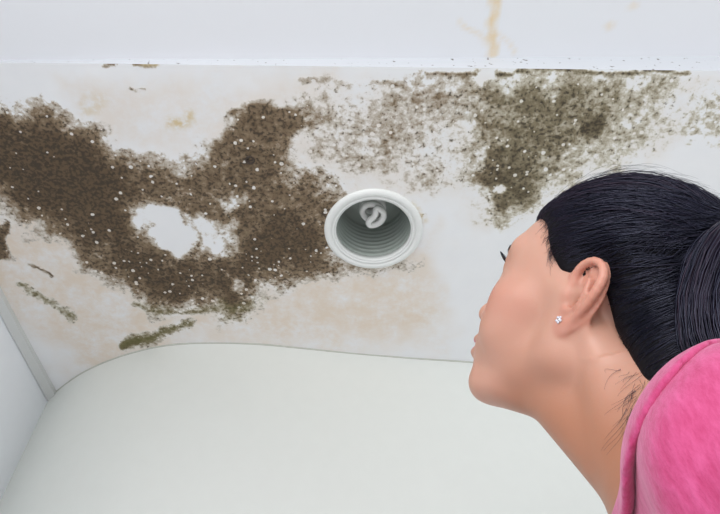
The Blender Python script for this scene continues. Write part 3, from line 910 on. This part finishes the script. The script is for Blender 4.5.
# tied tail falling behind the head
NT, MT = 1500, 16
t = np.linspace(0, 1, MT)
tail_pts = catmull([TIE, (-.052, -.108, .068), (-.066, -.108, .040), (-.070, -.110, .005), (-.078, -.124, -.030), (-.090, -.146, -.065), (-.102, -.172, -.100)], 8)
ang = rng.random(NT) * 6.283; rr = np.sqrt(rng.uniform(.45, 1.0, NT))
axp = np.stack([np.interp(t, np.linspace(0, 1, len(tail_pts)), tail_pts[:, k_]) for k_ in range(3)], 1); T = np.gradient(axp, axis=0); T /= np.linalg.norm(T, axis=1, keepdims=True)
A = np.cross(T, [1.0, 0, 0]); A /= np.linalg.norm(A, axis=1, keepdims=True); B = np.cross(T, A)
rad = np.interp(t, [0, .08, .3, .6, .85, 1], [.012, .020, .031, .031, .024, .008])
an = ang[:, None] + (t * 1.2 + .25 * np.sin(t * 5))[None] + rng.normal(0, .15, (NT, 1)) * t[None]
P = axp[None] + (rr[:, None] * rad[None])[:, :, None] * (np.cos(an)[:, :, None] * A[None] + np.sin(an)[:, :, None] * B[None])
P += np.cumsum(rng.normal(0, .0006, (NT, MT, 3)), 1)
V, Fq = tubes(P, np.full((NT, MT), .0006) * rng.uniform(.6, 1.3, (NT, 1)), 3)
tail_base_v, tail_base_f = tubes(axp[None], rad[None] * .86, 24)
tail = mesh_obj('ponytail', from_head(tail_base_v) - ORG, tail_base_f, M_hair, hair, attrs={'tone': np.full(len(tail_base_v), .2)})
ts = mesh_obj('tail_strands', from_head(V) - ORG, Fq, M_hair, hair, attrs={'tone': np.repeat(np.clip(rng.beta(2, 1.7, NT) + .1, 0, 1), MT * 3)}); ts['kind'] = 'stuff'
V, Fq = tubes((TIE + np.array([0, -.004, .002]) + .0185 * np.stack([np.cos(np.linspace(0, 6.283, 40)), 0 * np.linspace(0, 1, 40), np.sin(np.linspace(0, 6.283, 40))], 1))[None], np.full((1, 40), .004), 8)
mesh_obj('hair_tie', from_head(V) - ORG, Fq, simple_mat('black_elastic', (18, 17, 20), .7, vary=.2), hair)

# loose flyaway hairs: over the crown, at the temple and on the neck
fly = []
def arc(p0, p1, lift, n=14, wob=.0015):
    p0, p1 = np.array(p0, float), np.array(p1, float); t = np.linspace(0, 1, n)[:, None]
    m = (p0 + p1) / 2 + np.array(lift)
    c = (1 - t) ** 2 * p0 + 2 * t * (1 - t) * m + t ** 2 * p1
    return c + np.sin(t * rng.uniform(4, 9) + rng.random() * 6) * rng.normal(0, wob, 3)
for k in range(120):
    x = rng.normal(-.01, .035); y0 = rng.uniform(.02, .088); z0 = .04
    a = snap(np.array([[x, y0, .12 - .25 * max(0, y0 - .04)]]), 0.0005, 8)[0]
    b = snap(np.array([[x * .8, a[1] - rng.uniform(.05, .14), .13]]), rng.uniform(.0, .012), 8)[0]
    fly.append(arc(a, b, ((a[0]) * .2, rng.uniform(-.004, .01), rng.uniform(.008, .034))))
tw = []
for k in range(60):      # soft wisps at the temple
    z = rng.uniform(.030, .085); a = np.array([-.078, front_line(z) - .004, z])
    tt = np.linspace(0, 1, 16)[:, None]
    tw.append(a + tt * rng.uniform(.006, .020) * np.array([0, rng.uniform(-.1, .55), -.9]) + tt * (1 - tt) * np.array([0, .012, 0]))
q = np.array(tw).reshape(-1, 3)
for _ in range(5): q = q - grad(skull_sd, q) * (skull_sd(q) - .0007)[:, None] * .9
fly += list(q.reshape(-1, 16, 3))
sk = lambda q: head_sd(q)
def body_h(q): p_ = from_head(q); b_ = to_body(p_); return smin(neck_sd(b_, None), torso_sd(b_), .03)
nw = []
for k in range(34):      # curls on the side of the neck
    z = rng.uniform(-.10, -.045); a = np.array([-.085, front_line(z) + rng.uniform(-.004, .012), z])
    tt = np.linspace(0, 1, 16)[:, None]
    ln = rng.uniform(.010, .034); fw = rng.uniform(-.2, 1.0)
    c = a + tt * ln * np.array([-.2, fw, -.7]) + np.sin(tt * rng.uniform(2, 5.5) + rng.random() * 3) * np.array([0, 1, .3]) * rng.normal(0, .0025)
    nw.append(c)
nw = np.array(nw); q = nw.reshape(-1, 3)
for _ in range(5): q = q - grad(body_h, q) * (body_h(q) - .0010)[:, None] * .9
nw = q.reshape(nw.shape[0], 16, 3)
fly += list(nw[np.linalg.norm(np.diff(nw, axis=1), axis=2).max(1) < .006])
fl2 = []
for c in fly:
    s = np.linspace(0, len(c) - 1, 16); fl2.append(np.stack([np.interp(s, np.arange(len(c)), c[:, i]) for i in range(3)], 1))
fl2 = np.array(fl2)
for _ in range(4): fl2[:, 1:-1] = .25 * fl2[:, :-2] + .5 * fl2[:, 1:-1] + .25 * fl2[:, 2:]
V, Fq = tubes(fl2, np.full(fl2.shape[:2], .00015) * np.linspace(1, .4, 16)[None], 3)
fo = mesh_obj('flyaway_strands', from_head(V) - ORG, Fq, M_hair, hair, attrs={'tone': np.full(len(V), .35)}); fo['kind'] = 'stuff'

# eyebrows and lashes
for s in (-1, 1):
    br = []
    for k in range(130):
        u = rng.random(); x = .012 + .036 * u
        z = (.0430) + .004 * math.sin(x / .05 * math.pi * .8) + rng.normal(0, .0018)
        a = np.array([[s * x, .10, z]])
        for _ in range(6): a = a - grad(head_sd, a) * (head_sd(a) - .0002)[:, None]
        b = a + np.array([[s * .006, -.002 * u - .001, .0022 * (1 - 1.6 * u)]])
        for _ in range(3): b = b - grad(head_sd, b) * (head_sd(b) - .0008)[:, None]
        br.append(np.linspace(a[0], b[0], 5))
    V, Fq = tubes(np.array(br), np.full((len(br), 5), .00022), 3)
    o = mesh_obj('eyebrow', from_head(V) - ORG, Fq, M_hair, person, attrs={'tone': np.full(len(V), .4)}); o['kind'] = 'stuff'
    la_ = []
    for k in range(46):
        u = -1 + 2 * k / 45
        e = EYE * np.array([s, 1, 1]) + np.array([s * (.0005 + .0118 * u), .0125 - .0052 * u * u, .0042 * (1 - u * u) - .0002])
        dirn = np.array([s * (.35 * u + .12), 1.0, .55]); dirn /= np.linalg.norm(dirn)
        ln = .0062 + .002 * u
        c = [e + dirn * ln * v_ + np.array([0, 0, .0042]) * v_ * v_ for v_ in np.linspace(0, 1, 6)]
        la_.append(c)
    V, Fq = tubes(np.array(la_), np.full((len(la_), 6), .00028) * np.linspace(1, .35, 6)[None], 3)
    o = mesh_obj('eyelashes', from_head(V) - ORG, Fq, M_hair, person, attrs={'tone': np.full(len(V), .1)}); o['kind'] = 'stuff'

# earring: small flower stud of clear stones
M_silver = simple_mat('silver', (225, 225, 230), .15, metallic=1.0)
M_stone = simple_mat('clear_stone', (240, 240, 248), .05, metallic=.6)
for s in (-1, 1):
    E_, o_ = ear_frame(s)
    base = o_ + E_ @ (np.array([.0035, -.0235, .0062]) * .97)
    st_c = base
    v, f = lathe([(.0001, .0012), (.0012, .0012), (.0016, .0004), (.0016, -.0008), (.0001, -.0010)], 16)
    v = np.array(v) @ E_.T + st_c
    er = mesh_obj('earring', from_head(v) - ORG, f, M_silver, person)
    if s < 0: er['label'] = 'silver flower stud earring'
    for k in range(5):
        a = k * 2 * math.pi / 5
        c = st_c + E_ @ np.array([.0024 * math.cos(a), .0024 * math.sin(a), .0004])
        v, f = lathe([(.0001, .0011), (.0008, .0010), (.0014, .0002), (.0008, -.0008), (.0001, -.0012)], 6)
        mesh_obj('stone', from_head(np.array(v) @ E_.T + c) - ORG, f, M_stone, er, smooth=False)
    v, f = lathe([(.0001, .0012), (.0014, .001), (.002, .0), (.0014, -.001), (.0001, -.0012)], 12)
    bk = o_ + E_ @ (np.array([.008, -.0225, -.0045]) * .97)
    mesh_obj('butterfly_back', from_head(np.array(v) @ E_.T + bk) - ORG, f, M_silver, er)

# ---- clothes
M_pink, nt, bs = new_mat('pink_velour')
N_, L_ = nt.nodes, nt.links
tc = N_.new('ShaderNodeTexCoord'); mp = N_.new('ShaderNodeMapping'); mp.inputs['Scale'].default_value = (1, 1, .35)
L_.new(tc.outputs['Object'], mp.inputs['Vector'])
n1 = N_.new('ShaderNodeTexNoise'); n1.inputs['Scale'].default_value = 190; n1.inputs['Detail'].default_value = 6; n1.inputs['Roughness'].default_value = .7
L_.new(mp.outputs['Vector'], n1.inputs['Vector'])
rp = N_.new('ShaderNodeValToRGB')
rp.color_ramp.elements[0].position = .3; rp.color_ramp.elements[0].color = (*s2l((182, 48, 102)), 1)
rp.color_ramp.elements[1].position = .7; rp.color_ramp.elements[1].color = (*s2l((210, 86, 140)), 1)
L_.new(n1.outputs['Fac'], rp.inputs['Fac']); L_.new(rp.outputs['Color'], bs.inputs['Base Color'])
bs.inputs['Roughness'].default_value = .85; bs.inputs['Sheen Weight'].default_value = .4; bs.inputs['Sheen Tint'].default_value = (1, .75, .88, 1)
bp = N_.new('ShaderNodeBump'); bp.inputs['Strength'].default_value = .5; bp.inputs['Distance'].default_value = .0015
L_.new(n1.outputs['Fac'], bp.inputs['Height']); L_.new(bp.outputs['Normal'], bs.inputs['Normal'])

def collar_h(b):
    """height above the neckline (negative = covered by the top)"""
    zc = 1.400 - .72 * np.clip(b[:, 1] + .03, -.08, .2)
    return b[:, 2] - zc
def folds(b):
    ca = collar_h(b)
    f = .0035 * np.sin((b[:, 0] * 55 + b[:, 1] * 62 + b[:, 2] * 28)) * sstep(-ca, .01, .05)
    return f + .004 * (vnoise(b, 22, 9) - .5) * 2
def shirt_core(b):
    d = smin(torso_sd(b), arm_sd(b), .035)
    return d
def shirt_sd(p):
    b = to_body(p)
    d = shirt_core(b) - .012 + folds(b)
    d = smax(d, collar_h(b) * .8, .006)
    d = smax(d, -(neck_sd(b, None) - .004), .004)
    d = smax(d, .845 - b[:, 2], .006)
    wq = np.abs(b[:, 0]) > .19
    return d
def collar_sd(p):
    b = to_body(p)
    ch = collar_h(b)
    d = np.abs(shirt_core(b) - .0125) - .0034
    d = smax(d, np.abs(ch + .004) * .8 - .0085, .004)
    return smax(d, -(neck_sd(b, None) - .003), .003)
ux = from_body(np.array([(x, y, z) for x in (-.30, .30) for y in (-.18, .2) for z in (1.10, 1.48)]))
lo, hi = pts_box(ux, 0); 
V1, F1 = surface(lambda p: shirt_sd(p), *pts_box(from_body(np.array([(x, y, z) for x in (-.32, .32) for y in (-.2, .22) for z in (.82, 1.5)])), 0), .0038)
shirt = mesh_obj('pink_top', V1 - ORG, F1, M_pink, person)
V1, F1 = surface(collar_sd, *pts_box(from_body(np.array([(x, y, z) for x in (-.15, .15) for y in (-.15, .16) for z in (1.22, 1.5)])), 0), .0026)
mesh_obj('collar_band', V1 - ORG, F1, M_pink, shirt)
M_jean = simple_mat('dark_blue_denim', (44, 52, 74), .85, bump=.3, bscale=300, vary=.2)
def trouser_sd(p):
    b = to_body(p)
    d = smin(leg_sd(b), ell(b, (0, -.01, .86), (.160, .115, .12)), .04) - .009 + .003 * (vnoise(b, 18, 4) - .5)
    d = smax(d, .075 - b[:, 2], .006)
    return smax(d, b[:, 2] - .93, .006)
V1, F1 = surface(trouser_sd, *pts_box(from_body(np.array([(x, y, z) for x in (-.2, .2) for y in (-.16, .18) for z in (.05, .96)])), 0), .006)
mesh_obj('trousers', V1 - ORG, F1, M_jean, person)
M_shoe = simple_mat('grey_canvas_shoe', (150, 148, 150), .8, bump=.2, bscale=200, vary=.1)
M_sole = simple_mat('white_rubber_sole', (225, 223, 218), .6, vary=.05)
for s in (-1, 1):
    def shoe_sd(p, s=s):
        b = to_body(p)
        d = smin(cap(b, (s * .09, -.035, .045), (s * .10, .125, .038), .044, .038), cap(b, (s * .09, -.03, .05), (s * .09, -.032, .10), .043, .044), .03)
        return smax(smax(d, b[:, 2] - .105, .005), .018 - b[:, 2], .003)
    def sole_sd(p, s=s):
        b = to_body(p); c = b.copy(); c[:, 2] = .045
        d = cap(c, (s * .09, -.035, .045), (s * .10, .125, .045), .047, .041)
        return smax(d, np.abs(b[:, 2] - .0125) - .0115, .004)
    bx = pts_box(from_body(np.array([(s * .095 + x, y, z) for x in (-.06, .06) for y in (-.1, .19) for z in (-.01, .13)])), 0)
    V1, F1 = surface(shoe_sd, *bx, .005); sh = mesh_obj('shoe', V1 - ORG, F1, M_shoe, person)
    V1, F1 = surface(sole_sd, *bx, .004); mesh_obj('sole', V1 - ORG, F1, M_sole, sh)
